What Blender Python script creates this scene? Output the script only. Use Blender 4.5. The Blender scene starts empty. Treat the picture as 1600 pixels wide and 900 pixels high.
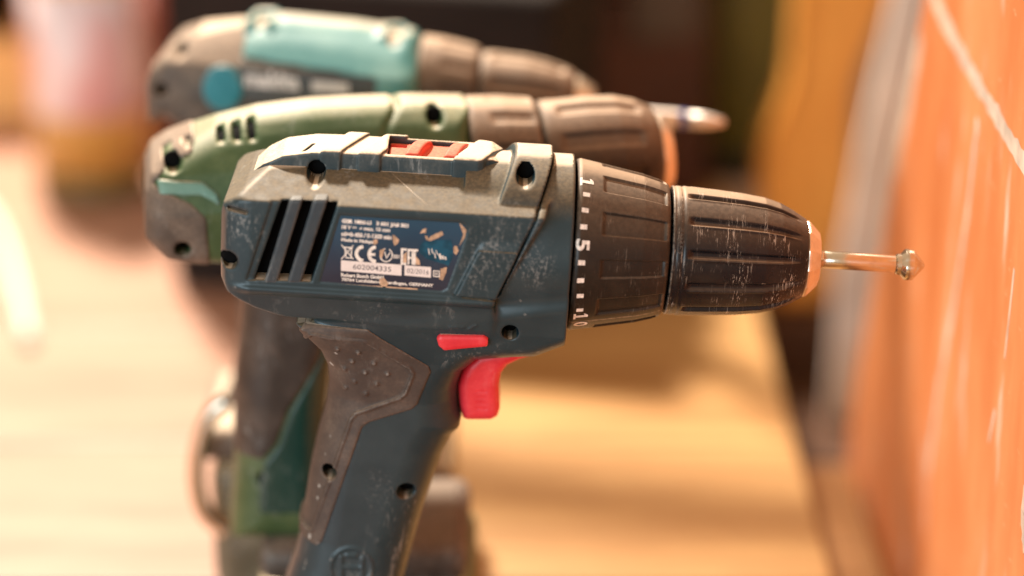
import bpy, bmesh, math, random
import numpy as np
from mathutils import Matrix, Vector
random.seed(7); rng = np.random.default_rng(7)
SC = bpy.context.scene
COL = SC.collection

# ------------------------------------------------------------------ camera
LENS, PITCH, DIST, AIM_Z = 85.0, math.radians(20), 0.755, 0.160
cf = np.array([0, math.cos(PITCH), -math.sin(PITCH)])
cu = np.array([0, math.sin(PITCH), math.cos(PITCH)])
cr = np.array([1.0, 0, 0])
CAM = np.array([0, 0, AIM_Z]) - cf * DIST
FPX = LENS / 36.0 * 1600
cam = bpy.data.cameras.new('camera'); camo = bpy.data.objects.new('camera', cam); COL.objects.link(camo)
camo.location = CAM; camo.rotation_euler = (math.pi / 2 - PITCH, 0, 0)
cam.lens = LENS; cam.sensor_width = 36; cam.clip_start = 0.05; cam.clip_end = 30
cam.dof.use_dof = True; cam.dof.focus_distance = 0.738; cam.dof.aperture_fstop = 2.9; cam.dof.aperture_blades = 0
SC.camera = camo
SC.render.resolution_x = 1024; SC.render.resolution_y = 576

# ------------------------------------------------------------------ world, lamps, exposure
wd = bpy.data.worlds.new('World'); SC.world = wd; wd.use_nodes = True
bg = wd.node_tree.nodes['Background']; bg.inputs[0].default_value = (1.0, 0.68, 0.44, 1); bg.inputs[1].default_value = 0.68
def area(name, loc, aim, size, power, color):
    l = bpy.data.lights.new(name, 'AREA'); l.shape = 'RECTANGLE'; l.size = size[0]; l.size_y = size[1]; l.energy = power; l.color = color
    o = bpy.data.objects.new(name, l); COL.objects.link(o); o.location = loc
    d = Vector(aim) - Vector(loc); o.rotation_euler = d.to_track_quat('-Z', 'Y').to_euler(); return o
area('window_light', (-0.52, 1.42, 1.66), (0, 0.15, 0.1), (0.22, 0.18), 118, (1.0, 0.86, 0.71))
area('room_light', (-1.05, -1.75, 0.50), (0, 0, 0.13), (1.5, 0.8), 26, (0.66, 0.87, 1.0))
SC.view_settings.view_transform = 'Standard'; SC.view_settings.look = 'None'
SC.view_settings.exposure = 0.15; SC.view_settings.gamma = 1.0
SC.cycles.use_denoising = True
SC.cycles.max_bounces = 8; SC.cycles.diffuse_bounces = 4; SC.cycles.glossy_bounces = 4
SC.cycles.sample_clamp_indirect = 6.0

# ------------------------------------------------------------------ from the photograph's points to places
def cam_ray(px, py): return cf + cr * (px - 800) / FPX + cu * (450 - py) / FPX
def on_depth(px, py, Y):
    d = cam_ray(px, py); return CAM + d * ((Y - CAM[1]) / d[1])
def on_level(px, py, Z=0.0):
    d = cam_ray(px, py); return CAM + d * ((Z - CAM[2]) / d[2])

class Frame:
    """local frame of a drill: x along its axis, -y to the camera, z up; lengths in mm"""
    def __init__(s, o, yaw=0, droop=0):
        s.o = np.array(o, float)
        m = Matrix.Rotation(yaw, 3, 'Z') @ Matrix.Rotation(droop, 3, 'Y')
        s.R = np.array(m); s.M = Matrix.Translation(Vector(s.o)) @ m.to_4x4()
    def L(s, px, py, y):
        d = s.R.T @ cam_ray(px, py); c = s.R.T @ (CAM - s.o)
        t = (y * 0.001 - c[1]) / d[1]; q = (c + d * t) * 1000
        return (q[0], q[2])
    def P(s, pts, y): return [s.L(p[0], p[1], p[2] if len(p) > 2 else y) for p in pts]

# ------------------------------------------------------------------ objects
def link(name, me, mat=None, parent=None):
    o = bpy.data.objects.new(name, me); COL.objects.link(o)
    if mat is not None and me is not None: me.materials.append(mat)
    if parent is not None: o.parent = parent
    return o
def tag(o, label=None, cat=None, group=None, kind=None):
    if label: o['label'] = label
    if cat: o['category'] = cat
    if group: o['group'] = group
    if kind: o['kind'] = kind
    return o
def thing(name, label, cat, M=None, group=None):
    o = bpy.data.objects.new(name, None); COL.objects.link(o); o.empty_display_size = 0.02
    if M is not None: o.matrix_world = M
    return tag(o, label, cat, group)
def np_mesh(name, V, Q, smooth=True):
    V = np.asarray(V, np.float32); Q = np.asarray(Q, np.int32); k = Q.shape[1]
    me = bpy.data.meshes.new(name)
    me.vertices.add(len(V)); me.vertices.foreach_set('co', V.ravel())
    me.loops.add(Q.size); me.loops.foreach_set('vertex_index', Q.ravel())
    me.polygons.add(len(Q)); me.polygons.foreach_set('loop_start', np.arange(len(Q), dtype=np.int32) * k)
    me.polygons.foreach_set('use_smooth', np.full(len(Q), smooth))
    me.update(calc_edges=True); me.validate(); return me

# ------------------------------------------------------------------ distance fields -> surface
def polysdf(poly, X, Z):
    P = np.asarray(poly, np.float32); n = len(P)
    d = np.full(X.shape, 1e9, np.float32); s = np.ones(X.shape, np.float32)
    for i in range(n):
        a = P[i]; b = P[i - 1]
        ex, ez = b[0] - a[0], b[1] - a[1]; wx, wz = X - a[0], Z - a[1]
        t = np.clip((wx * ex + wz * ez) / (ex * ex + ez * ez + 1e-9), 0, 1)
        d = np.minimum(d, (wx - ex * t) ** 2 + (wz - ez * t) ** 2)
        c1 = Z >= a[1]; c2 = Z < b[1]; c3 = ex * wz > ez * wx
        s = np.where((c1 & c2 & c3) | (~c1 & ~c2 & ~c3), -s, s)
    return s * np.sqrt(d)
def linesdf(pts, X, Z):
    d = np.full(X.shape, 1e9, np.float32)
    for a, b in zip(pts[:-1], pts[1:]):
        ex, ez = b[0] - a[0], b[1] - a[1]; wx, wz = X - a[0], Z - a[1]
        t = np.clip((wx * ex + wz * ez) / (ex * ex + ez * ez + 1e-9), 0, 1)
        d = np.minimum(d, (wx - ex * t) ** 2 + (wz - ez * t) ** 2)
    return np.sqrt(d)
def smax(a, b, k):
    h = np.maximum(k - np.abs(a - b), 0); return np.maximum(a, b) + h * h / (4 * k)
def smin(a, b, k):
    h = np.maximum(k - np.abs(a - b), 0); return np.minimum(a, b) - h * h / (4 * k)
def rext(d2, q, r):
    """rounded meeting of an outline field and a thickness field"""
    a = d2 + r; b = q + r
    return np.minimum(np.maximum(a, b), 0) + np.sqrt(np.maximum(a, 0) ** 2 + np.maximum(b, 0) ** 2) - r
class Grid:
    def __init__(s, lo, hi, h):
        s.h = h; s.lo = np.array(lo, np.float32)
        ax = [np.arange(lo[i], hi[i] + h, h, dtype=np.float32) for i in range(3)]
        s.ax = ax
        s.u = ax[0][:, None, None]; s.y = ax[1][None, :, None]; s.v = ax[2][None, None, :]
        s.ay = np.abs(s.y)
    def uv(s, poly): X, Z = np.meshgrid(s.ax[0], s.ax[2], indexing='ij'); return polysdf(poly, X, Z)[:, None, :]
    def uvline(s, pts): X, Z = np.meshgrid(s.ax[0], s.ax[2], indexing='ij'); return linesdf(pts, X, Z)[:, None, :]
    def yv(s, poly): X, Z = np.meshgrid(s.ax[1], s.ax[2], indexing='ij'); return polysdf(poly, X, Z)[None, :, :]
    def uy(s, poly, shear=0):
        X, Z = np.meshgrid(s.ax[0], s.ax[1], indexing='ij'); return polysdf(poly, X + shear * np.abs(Z), Z)[:, :, None]
    def hole(s, c, r, depth):          # bore from the camera side, bottom at y = depth
        d = np.sqrt((s.u - c[0]) ** 2 + (s.v - c[1]) ** 2) - r
        return np.maximum(d, s.y - depth)
    def mesh(s, name, D):
        D = np.ascontiguousarray(np.broadcast_to(D, (len(s.ax[0]), len(s.ax[1]), len(s.ax[2]))))
        S = D < 0
        c = np.zeros(tuple(n - 1 for n in D.shape), np.uint8)
        for i in (0, 1):
            for j in (0, 1):
                for k in (0, 1):
                    c += S[i:D.shape[0] - 1 + i, j:D.shape[1] - 1 + j, k:D.shape[2] - 1 + k]
        act = (c > 0) & (c < 8); I, J, K = np.nonzero(act)
        idx = np.full(act.shape, -1, np.int32); idx[I, J, K] = np.arange(len(I))
        acc = np.zeros((len(I), 3), np.float32); cnt = np.zeros(len(I), np.float32)
        cs = [(i, j, k) for i in (0, 1) for j in (0, 1) for k in (0, 1)]
        for a in cs:
            for ax in range(3):
                if a[ax]: continue
                b = list(a); b[ax] = 1
                da = D[I + a[0], J + a[1], K + a[2]]; db = D[I + b[0], J + b[1], K + b[2]]
                m = (da < 0) != (db < 0); t = np.where(m, da / np.where(m, da - db, 1), 0)
                p = np.array(a, np.float32)[None, :].repeat(len(I), 0); p[:, ax] += t
                acc += p * m[:, None]; cnt += m
        V = (np.stack([I, J, K], 1) + acc / cnt[:, None]) * s.h + s.lo
        quads = []
        for ax in range(3):
            A = np.moveaxis(S, ax, 0); ch = A[:-1] != A[1:]; ins = A[:-1]
            o1, o2 = [(1, 2), (2, 0), (0, 1)][ax]
            idxs = np.nonzero(np.moveaxis(ch, 0, ax))
            g = [idxs[0], idxs[1], idxs[2]]
            ok = (g[o1] > 0) & (g[o2] > 0) & (g[o1] < D.shape[o1] - 1) & (g[o2] < D.shape[o2] - 1)
            g = [q[ok] for q in g]
            inside = S[g[0], g[1], g[2]]
            def cell(d1, d2):
                q = [g[0].copy(), g[1].copy(), g[2].copy()]; q[o1] -= d1; q[o2] -= d2; return idx[q[0], q[1], q[2]]
            Q = np.stack([cell(1, 1), cell(0, 1), cell(0, 0), cell(1, 0)], 1)
            Q[~inside] = Q[~inside][:, ::-1]
            quads.append(Q)
        Q = np.concatenate(quads); Q = Q[(Q >= 0).all(1)]
        return np_mesh(name, V * 0.001, Q)

def lathe(name, prof, mat, parent, seg=96, rad=None, usub=None, v0=0.0, y0=0.0, caps=True):
    """profile (u,R) in mm turned about the local x axis; rad(u,theta,R) may modulate; gives a UV map (u, theta)"""
    prof = list(prof)
    us, Rs = [], []
    for (a, ra), (b, rb) in zip(prof[:-1], prof[1:]):
        n = max(1, int(abs(b - a) / usub)) if usub else 1
        for i in range(n): us.append(a + (b - a) * i / n); Rs.append(ra + (rb - ra) * i / n)
    us.append(prof[-1][0]); Rs.append(prof[-1][1])
    U = np.array(us)[:, None]; RR = np.array(Rs)[:, None]; T = np.linspace(0, 2 * math.pi, seg, endpoint=False)[None, :]
    R = RR + 0 * T
    if rad is not None: R = rad(U + 0 * T, T + 0 * U, R)
    # theta: 0 looks at the camera (-y), positive goes up
    V = np.stack([U + 0 * T, y0 - R * np.cos(T), v0 + R * np.sin(T)], -1).reshape(-1, 3) * 0.001
    n, m = len(us), seg
    i = np.arange(n - 1)[:, None]; j = np.arange(m)[None, :]; jn = (j + 1) % m
    Q = np.stack([i * m + j, (i + 1) * m + j, (i + 1) * m + jn, i * m + jn], -1).reshape(-1, 4)[:, ::-1]
    me = np_mesh(name, V, Q)
    uv = me.uv_layers.new(name='turn').data
    lu = np.zeros(len(me.loops), np.int32); me.loops.foreach_get('vertex_index', lu)
    co = np.stack([(V[lu, 0] * 1000), (lu % m) / m], 1).astype(np.float32)
    blk = co.reshape(-1, 4, 2); w = (blk[:, :, 1].max(1) - blk[:, :, 1].min(1)) > 0.5
    blk[w, :, 1] = np.where(blk[w, :, 1] < 0.5, blk[w, :, 1] + 1, blk[w, :, 1])
    uv.foreach_set('uv', blk.ravel())
    if caps:
        bm = bmesh.new(); bm.from_mesh(me); bm.verts.ensure_lookup_table()
        for r0, fl in ((0, 1), ((n - 1) * m, 0)):
            vs = [bm.verts[r0 + k] for k in range(m)]
            try: bm.faces.new(vs if fl else vs[::-1]).smooth = False
            except ValueError: pass
        bmesh.ops.recalc_face_normals(bm, faces=bm.faces); bm.to_mesh(me); bm.free()
    return link(name, me, mat, parent)

def prism(name, poly, y1, y2, mat, parent, bev=0.0, scale=0.001, seg=2):
    """outline (u,v) in mm given depth from y1 (camera side) to y2"""
    bm = bmesh.new()
    f = bm.faces.new([bm.verts.new((p[0] * scale, y1 * scale, p[1] * scale)) for p in poly])
    r = bmesh.ops.extrude_face_region(bm, geom=[f])
    bmesh.ops.translate(bm, verts=[g for g in r['geom'] if isinstance(g, bmesh.types.BMVert)], vec=(0, (y2 - y1) * scale, 0))
    bmesh.ops.recalc_face_normals(bm, faces=bm.faces)
    if bev: bmesh.ops.bevel(bm, geom=bm.edges[:], offset=bev * scale, segments=seg, affect='EDGES', profile=0.6, clamp_overlap=True)
    me = bpy.data.meshes.new(name); bm.to_mesh(me); bm.free()
    return link(name, me, mat, parent)
def box_bm(bm, lo, hi, bev=0.0, seg=2, rot=None):
    g = bmesh.ops.create_cube(bm, size=1)
    c = [(a + b) / 2 for a, b in zip(lo, hi)]; s = [b - a for a, b in zip(lo, hi)]
    for v in g['verts']: v.co = Vector((v.co.x * s[0], v.co.y * s[1], v.co.z * s[2]))
    if bev:
        es = list({e for v in g['verts'] for e in v.link_edges})
        r = bmesh.ops.bevel(bm, geom=es, offset=bev, segments=seg, affect='EDGES', profile=0.6)
        vs = {v for f in r['faces'] for v in f.verts} | {v for v in g['verts'] if v.is_valid}
        vs = list(vs)
    else: vs = g['verts']
    m = Matrix.Translation(Vector(c))
    if rot is not None: m = m @ rot
    bmesh.ops.transform(bm, matrix=m, verts=vs)
def box(name, lo, hi, mat, parent=None, bev=0.002, rot=None, seg=2):
    bm = bmesh.new(); box_bm(bm, lo, hi, bev, seg, rot)
    for f in bm.faces: f.smooth = False
    me = bpy.data.meshes.new(name); bm.to_mesh(me); bm.free(); return link(name, me, mat, parent)
def tube(name, pts, r, mat, parent=None, seg=12):
    cu_ = bpy.data.curves.new(name, 'CURVE'); cu_.dimensions = '3D'; cu_.bevel_depth = r; cu_.bevel_resolution = 4; cu_.use_fill_caps = True
    sp = cu_.splines.new('NURBS'); sp.points.add(len(pts) - 1)
    for q, p in zip(sp.points, pts): q.co = (*p, 1)
    sp.use_endpoint_u = True; sp.order_u = 4; sp.resolution_u = 8
    o = bpy.data.objects.new('tmp', cu_); COL.objects.link(o)
    dg = bpy.context.evaluated_depsgraph_get(); me = bpy.data.meshes.new_from_object(o.evaluated_get(dg))
    bpy.data.objects.remove(o); bpy.data.curves.remove(cu_); me.name = name
    me.polygons.foreach_set('use_smooth', [True] * len(me.polygons))
    return link(name, me, mat, parent)

def text_verts(s, bold=0.0, space=1.0):
    """flat lettering as vertices (x right, y up, unit box fitted later) and faces"""
    c = bpy.data.curves.new('t', 'FONT'); c.body = s; c.resolution_u = 3; c.offset = bold; c.space_character = space
    o = bpy.data.objects.new('t', c); COL.objects.link(o)
    dg = bpy.context.evaluated_depsgraph_get(); me = bpy.data.meshes.new_from_object(o.evaluated_get(dg))
    bpy.data.objects.remove(o); bpy.data.curves.remove(c)
    bm = bmesh.new(); bm.from_mesh(me); bmesh.ops.triangulate(bm, faces=bm.faces)
    V = np.array([v.co[:2] for v in bm.verts]); Fc = [[v.index for v in f.verts] for f in bm.faces]
    bm.free(); bpy.data.meshes.remove(me); return V, Fc

# ------------------------------------------------------------------ materials
class N:
    def __init__(s, name):
        s.m = bpy.data.materials.new(name); s.m.use_nodes = True; s.t = s.m.node_tree; s.t.nodes.clear()
        s.out = s.n('ShaderNodeOutputMaterial'); s.b = s.n('ShaderNodeBsdfPrincipled'); s.l(s.b.outputs[0], s.out.inputs[0])
        s.co = s.n('ShaderNodeTexCoord'); s.obj = s.co.outputs['Object']
    def n(s, t, **k):
        q = s.t.nodes.new(t)
        for a, b in k.items(): setattr(q, a, b)
        return q
    def l(s, a, b): s.t.links.new(a, b)
    def put(s, inp, v):
        if hasattr(v, 'is_linked'): s.l(v, inp)
        else: inp.default_value = v
    def math(s, op, a, b=0.0, c=None, clamp=False):
        q = s.n('ShaderNodeMath', operation=op); q.use_clamp = clamp
        s.put(q.inputs[0], a); s.put(q.inputs[1], b)
        if c is not None: s.put(q.inputs[2], c)
        return q.outputs[0]
    def mul(s, a, b): return s.math('MULTIPLY', a, b)
    def map(s, v, a, b, c=0.0, d=1.0):
        q = s.n('ShaderNodeMapRange', interpolation_type='SMOOTHSTEP'); s.put(q.inputs[0], v)
        for i, x in enumerate((a, b, c, d)): q.inputs[i + 1].default_value = x
        return q.outputs[0]
    def vec(s, scale=(1, 1, 1), src=None, rot=(0, 0, 0)):
        q = s.n('ShaderNodeMapping'); s.l(src or s.obj, q.inputs[0]); q.inputs['Scale'].default_value = scale; q.inputs['Rotation'].default_value = rot
        return q.outputs[0]
    def noise(s, scale, detail=4, rough=0.55, vec=None, dist=0.0):
        q = s.n('ShaderNodeTexNoise'); s.l(vec or s.obj, q.inputs['Vector'])
        q.inputs['Scale'].default_value = scale; q.inputs['Detail'].default_value = detail; q.inputs['Roughness'].default_value = rough; q.inputs['Distortion'].default_value = dist
        return q.outputs[0]
    def mix(s, f, a, b):
        q = s.n('ShaderNodeMix', data_type='RGBA'); s.put(q.inputs[0], f)
        s.put(q.inputs[6], a if hasattr(a, 'is_linked') else (*a, 1)); s.put(q.inputs[7], b if hasattr(b, 'is_linked') else (*b, 1))
        return q.outputs[2]
    def nz(s): 
        g = s.n('ShaderNodeNewGeometry'); q = s.n('ShaderNodeSeparateXYZ'); s.l(g.outputs['Normal'], q.inputs[0]); s.geo = g; return q.outputs[2]
    def bump(s, h, strength=0.2, dist=0.0005):
        q = s.n('ShaderNodeBump'); q.inputs['Strength'].default_value = strength; q.inputs['Distance'].default_value = dist
        s.l(h, q.inputs['Height']); s.l(q.outputs[0], s.b.inputs['Normal'])
    def base(s, c, rough=0.5, metal=0.0, spec=0.5):
        s.put(s.b.inputs['Base Color'], c if hasattr(c, 'is_linked') else (*c, 1)); s.put(s.b.inputs['Roughness'], rough)
        s.b.inputs['Metallic'].default_value = metal; s.b.inputs['Specular IOR Level'].default_value = spec
        return s.m

DUST = (0.150, 0.112, 0.060)
TOP_SHEEN = (0.76, 0.63, 0.48)
DROOP = math.radians(3.75)
O1 = on_depth(892, 381, 0.0)
A = Frame(O1, 0, DROOP); L = A.L; P = A.P
def plastic(name, col, dust=0.9, lo=0.35, hi=0.8, film=0.06, scuff=0.35, wear=0.35, rough=0.42, grain=900, dustcol=DUST, scuffcol=(0.5, 0.52, 0.5), bump=0.25, top=0.9, spots=()):
    """moulded plastic with dust lying on what faces up, a thin film elsewhere, pale scuffs and rubbed edges, and a highlight painted on level tops"""
    k = N(name)
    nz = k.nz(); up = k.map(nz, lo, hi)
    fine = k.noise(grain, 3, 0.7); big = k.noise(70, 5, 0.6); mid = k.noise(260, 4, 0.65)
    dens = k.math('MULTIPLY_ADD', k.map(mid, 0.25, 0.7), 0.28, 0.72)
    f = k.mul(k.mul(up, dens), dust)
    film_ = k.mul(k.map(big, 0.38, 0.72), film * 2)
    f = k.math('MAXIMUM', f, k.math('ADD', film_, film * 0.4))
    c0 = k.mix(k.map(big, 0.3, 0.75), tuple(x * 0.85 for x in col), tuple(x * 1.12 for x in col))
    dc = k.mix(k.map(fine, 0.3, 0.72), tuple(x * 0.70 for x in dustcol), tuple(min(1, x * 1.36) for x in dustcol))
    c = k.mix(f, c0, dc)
    c = k.mix(k.mul(k.mul(k.map(nz, 0.957, 0.987), dens), top), c, TOP_SHEEN)  # bright highlight painted into the colour of near-level tops
    # scuffs: streaky pale marks in patches
    st = k.noise(1.0, 4, 0.7, k.vec((420, 420, 130), rot=(0, 0.5, 0)), 1.2)
    pat = k.map(k.noise(34, 4, 0.62), 0.50, 0.66)
    sc = k.mul(k.mul(k.map(st, 0.52, 0.64), pat), scuff)
    for x_, y_, z_, r_, w_ in spots:          # places where it was knocked and rubbed
        vd = k.n('ShaderNodeVectorMath', operation='DISTANCE'); k.l(k.obj, vd.inputs[0]); vd.inputs[1].default_value = (x_, y_, z_)
        dd = k.math('ADD', vd.outputs['Value'], k.math('MULTIPLY_ADD', big, 0.012, -0.006))
        sc = k.math('MAXIMUM', sc, k.mul(k.mul(k.map(dd, 0.0, r_, 1.0, 0.0), k.map(k.math('ADD', k.mul(st, 0.6), k.mul(fine, 0.6)), 0.58, 0.82)), w_ * 0.75))
    c = k.mix(sc, c, scuffcol)
    pt = k.map(k.geo.outputs['Pointiness'], 0.53, 0.60)
    w = k.mul(k.mul(pt, k.map(mid, 0.35, 0.62)), wear)
    c = k.mix(w, c, (0.40, 0.40, 0.37))
    r = k.math('ADD', k.math('MULTIPLY_ADD', f, 0.45, rough), k.mul(sc, 0.3), clamp=True)
    k.bump(k.math('ADD', k.mul(fine, 0.6), k.mul(sc, 0.6)), bump, 0.00015)
    return k.base(c, r, spec=0.45)
def simple(name, col, rough=0.5, metal=0.0, var=0.12, scale=120, spec=0.5, emit=None):
    k = N(name); n = k.noise(scale, 4)
    c = k.mix(k.map(n, 0.3, 0.7), tuple(x * (1 - var) for x in col), tuple(min(1, x * (1 + var)) for x in col))
    k.bump(n, 0.1, 0.0002)
    return k.base(c, rough, metal, spec)
def turned(name, col, dustcol, scr=0.6, rough=0.4, up0=0.1, up1=0.95, grit=0.3, su=1.7, sth=16.0):
    """turned dark plastic: dust on the upper side and fine pale scratches running round it, with a highlight painted along the top"""
    k = N(name); nz = k.nz(); up = k.map(nz, up0, up1)
    big = k.noise(90, 4); fine = k.noise(700, 3)
    f = k.mul(up, k.math('MULTIPLY_ADD', k.map(fine, 0.3, 0.7), 0.3, 0.6))
    f = k.math('MAXIMUM', f, k.mul(k.map(big, 0.45, 0.75), 0.12))
    c = k.mix(f, col, dustcol)
    c = k.mix(k.mul(k.map(nz, 0.90, 0.995), 0.5), c, (0.70, 0.53, 0.37))  # bright strip along the top is a highlight put into the colour
    uvn = k.n('ShaderNodeUVMap', uv_map='turn').outputs[0]
    s1 = k.noise(1.0, 3, 0.75, k.vec((su, sth, 1), uvn)); s2 = k.noise(1.0, 3, 0.75, k.vec((su * 2.1, sth * 2.2, 1), uvn))
    m1 = k.map(k.noise(1.0, 3, 0.6, k.vec((0.11, 7, 1), uvn)), 0.46, 0.66)
    sc = k.mul(k.mul(k.math('MAXIMUM', k.map(s1, 0.585, 0.63), k.map(s2, 0.60, 0.65)), m1), scr)
    c = k.mix(sc, c, (0.55, 0.47, 0.38))
    pt = k.map(k.geo.outputs['Pointiness'], 0.52, 0.58); c = k.mix(k.mul(pt, k.mul(k.map(fine, 0.3, 0.6), grit)), c, (0.5, 0.40, 0.30))
    k.bump(k.math('ADD', k.mul(fine, 0.5), sc), 0.2, 0.00012)
    return k.base(c, k.math('MULTIPLY_ADD', f, 0.35, rough), spec=0.32)
def metal(name, col, rough=0.22, dirt=0.25):
    k = N(name); n = k.noise(300, 4); st = k.noise(1.0, 3, 0.7, k.vec((60, 900, 900)))
    c = k.mix(k.mul(k.map(n, 0.45, 0.7), dirt), col, (0.30, 0.20, 0.12))
    k.bump(st, 0.05, 0.00004)
    return k.base(c, k.math('MULTIPLY_ADD', k.map(n, 0.3, 0.7), 0.12, rough), 1.0)
def wood(name, a, b, scale=9, stretch=(1, 9, 9), rough=0.55, spec=0.3):
    k = N(name); v = k.vec(stretch); n = k.noise(scale, 6, 0.6, v, 0.6); g = k.noise(scale * 9, 3, 0.6, v)
    c = k.mix(k.map(n, 0.3, 0.7), a, b); c = k.mix(k.mul(k.map(g, 0.5, 0.75), 0.25), c, tuple(x * 0.6 for x in a))
    k.bump(g, 0.15, 0.0005)
    return k.base(c, rough, spec=spec)

NAVY = (0.014, 0.040, 0.053)
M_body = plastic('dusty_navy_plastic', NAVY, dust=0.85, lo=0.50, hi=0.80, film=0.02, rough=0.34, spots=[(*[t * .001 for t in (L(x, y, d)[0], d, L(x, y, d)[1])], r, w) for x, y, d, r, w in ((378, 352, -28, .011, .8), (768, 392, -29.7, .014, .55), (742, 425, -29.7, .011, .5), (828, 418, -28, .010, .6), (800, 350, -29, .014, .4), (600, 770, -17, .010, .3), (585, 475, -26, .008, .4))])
M_rail = plastic('dusty_sheen_rail', NAVY, dust=1.0, lo=0.45, hi=0.75, film=0.04, rough=0.36, dustcol=(0.62, 0.52, 0.39))  # paler than the other dust: paints the backlight's sheen on the rail
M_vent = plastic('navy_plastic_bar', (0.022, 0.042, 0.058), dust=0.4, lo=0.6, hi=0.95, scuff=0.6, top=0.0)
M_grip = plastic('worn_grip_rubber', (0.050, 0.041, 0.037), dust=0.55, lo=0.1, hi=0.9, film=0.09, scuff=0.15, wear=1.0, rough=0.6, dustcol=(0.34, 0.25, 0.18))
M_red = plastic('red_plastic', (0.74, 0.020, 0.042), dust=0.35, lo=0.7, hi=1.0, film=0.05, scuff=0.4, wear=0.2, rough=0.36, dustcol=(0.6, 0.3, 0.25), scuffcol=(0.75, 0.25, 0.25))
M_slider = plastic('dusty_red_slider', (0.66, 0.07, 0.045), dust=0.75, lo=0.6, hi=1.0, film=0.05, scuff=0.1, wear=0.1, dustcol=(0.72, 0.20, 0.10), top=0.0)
M_collar = turned('collar_plastic', (0.012, 0.011, 0.010), (0.155, 0.108, 0.070), scr=0.25, rough=0.36, up0=0.12, up1=1.0)
M_chuck = turned('chuck_plastic', (0.005, 0.006, 0.009), (0.145, 0.100, 0.066), scr=0.95, rough=0.27, up0=0.22, up1=1.05, grit=0.45)
M_print = simple('white_print', (0.80, 0.77, 0.71), 0.6, var=0.2, scale=900)
M_steel = metal('bright_steel', (0.66, 0.60, 0.49), 0.15, 0.25)
M_nose = metal('nose_steel', (0.80, 0.68, 0.55), 0.32, 0.15)
M_black = simple('black_interior', (0.004, 0.004, 0.004), 0.9, spec=0.1)

# ================================================================== SETTING
M_table = wood('orange_bench_wood', (0.40, 0.212, 0.076), (0.55, 0.328, 0.130), 5, (1.2, 9, 9), 0.45)
M_pale_table = wood('pale_bench_wood', (0.36, 0.198, 0.136), (0.49, 0.285, 0.205), 5, (1.2, 9, 9), 0.45)
M_floor = simple('floor_concrete', (0.20, 0.12, 0.07), 0.8, var=0.3, scale=6)
M_wall = simple('wall_paint', (0.22, 0.13, 0.08), 0.8, var=0.2, scale=5)
M_dkwood = wood('bench_frame_wood', (0.30, 0.16, 0.07), (0.42, 0.24, 0.11), 6, (9, 9, 1))

def flat(name, lo, hi, mat):
    V = [(lo[0], lo[1], lo[2]), (hi[0], lo[1], lo[2]), (hi[0], hi[1], lo[2]), (lo[0], hi[1], lo[2])]
    return tag(link(name, np_mesh(name, V, [[0, 1, 2, 3]], False), mat), kind='structure')
flat('floor', (-4, -3, -0.55), (4, 4, -0.55), M_floor)
tag(box('wall', (-4, 2.2, -0.55), (4, 2.3, 1.0), M_wall, bev=0), kind='structure')

EDGE = 0.122
bench = thing('workbench', 'pale wooden workbench top the three cordless drills stand on', 'workbench', Matrix.Translation((0, 0.4, -0.55)))
ys = [-0.42, -0.29, -0.155, -0.02, 0.115, 0.245, 0.38, 0.515, 0.65, 0.785, 0.92]
for a, b in zip(ys[:-1], ys[1:]):
    dz = random.uniform(-0.0006, 0.0)
    box('plank', (-0.85, a + 0.0007 - 0.4, 0.518 + dz), (-0.0507, b - 0.0007 - 0.4, 0.55 + dz), M_pale_table, bench, bev=0.0015)
    box('plank', (-0.0493, a + 0.0007 - 0.4, 0.518 + dz), (EDGE, b - 0.0007 - 0.4, 0.55 + dz), M_table, bench, bev=0.0015)
for x in (-0.78, EDGE - 0.08):
    for y in (-0.36, 0.84):
        box('leg', (x, y - 0.4, 0.0), (x + 0.07, y + 0.07 - 0.4, 0.459), M_dkwood, bench, bev=0.003)
for y in (-0.32, 0.845): box('rail', (-0.80, y - 0.4, 0.46), (EDGE - 0.02, y + 0.03 - 0.4, 0.517), M_dkwood, bench, bev=0.002)

# ================================================================== FRONT DRILL
drill = thing('cordless_drill', 'dark navy dusty cordless drill in front with red trigger and a rating plate', 'cordless drill', A.M, 'cordless drills lined up on the workbench')

g = Grid((-109.5, -33, -123), (3.0, 33, 37), 0.42)
side = P([(341, 441), (340, 400), (341, 340)], -27) + P([(346, 322)], -25) + P([(388, 274)], -10.3) + [(-93, 23.0), (-3.5, 28.5)] + P([(775, 470)], -29) + [(-24, -21.5), (-84, -21.5), (-95, -18)] + P([(352, 457)], -27)
cross = [(0, 23.4), (-10.3, 23.0), (-29.0, 17.1), (-29.2, 4), (-29.0, -9.2), (-30.0, -10.2), (-30.0, -11.3), (-27.6, -12.8), (-25.0, -20.3), (-20, -23)]
cross = cross + [(20, -23), (25, -20), (29.5, -10), (29, 10), (26, 14.5), (10.3, 22.2)]
plan = [(-107.5, -21), (-104, -26.5), (-97, -30.4), (5, -30.4), (5, 30.4), (-97, 30.4), (-104, 26.5), (-107.5, 21)]
house = smax(smax(g.uv(side), g.yv(cross), 1.2), g.uy(plan), 2.5)
Rg = 27.9
gear = np.maximum(np.sqrt(g.y ** 2 + g.v ** 2) - Rg - np.clip((g.u + 8) * 0.02, -1, 0), np.maximum(g.u + 0.45, -34 - g.u))
gear = smax(gear, g.u + 0.45, 0.8)
hp = P([(470, 470), (492, 501), (507, 520), (517, 548), (518, 580), (512, 625), (498, 675), (487, 725), (477, 790), (464, 850), (446, 905), (440, 925), (624, 925), (629, 900), (645, 840), (662, 780), (686, 712), (692, 695)], 0) \
   + P([(706, 683), (718, 672), (721, 657), (716, 636), (715, 600), (722, 575), (745, 552), (800, 546), (836, 544), (868, 528), (900, 512), (899, 440)], -9)
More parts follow.
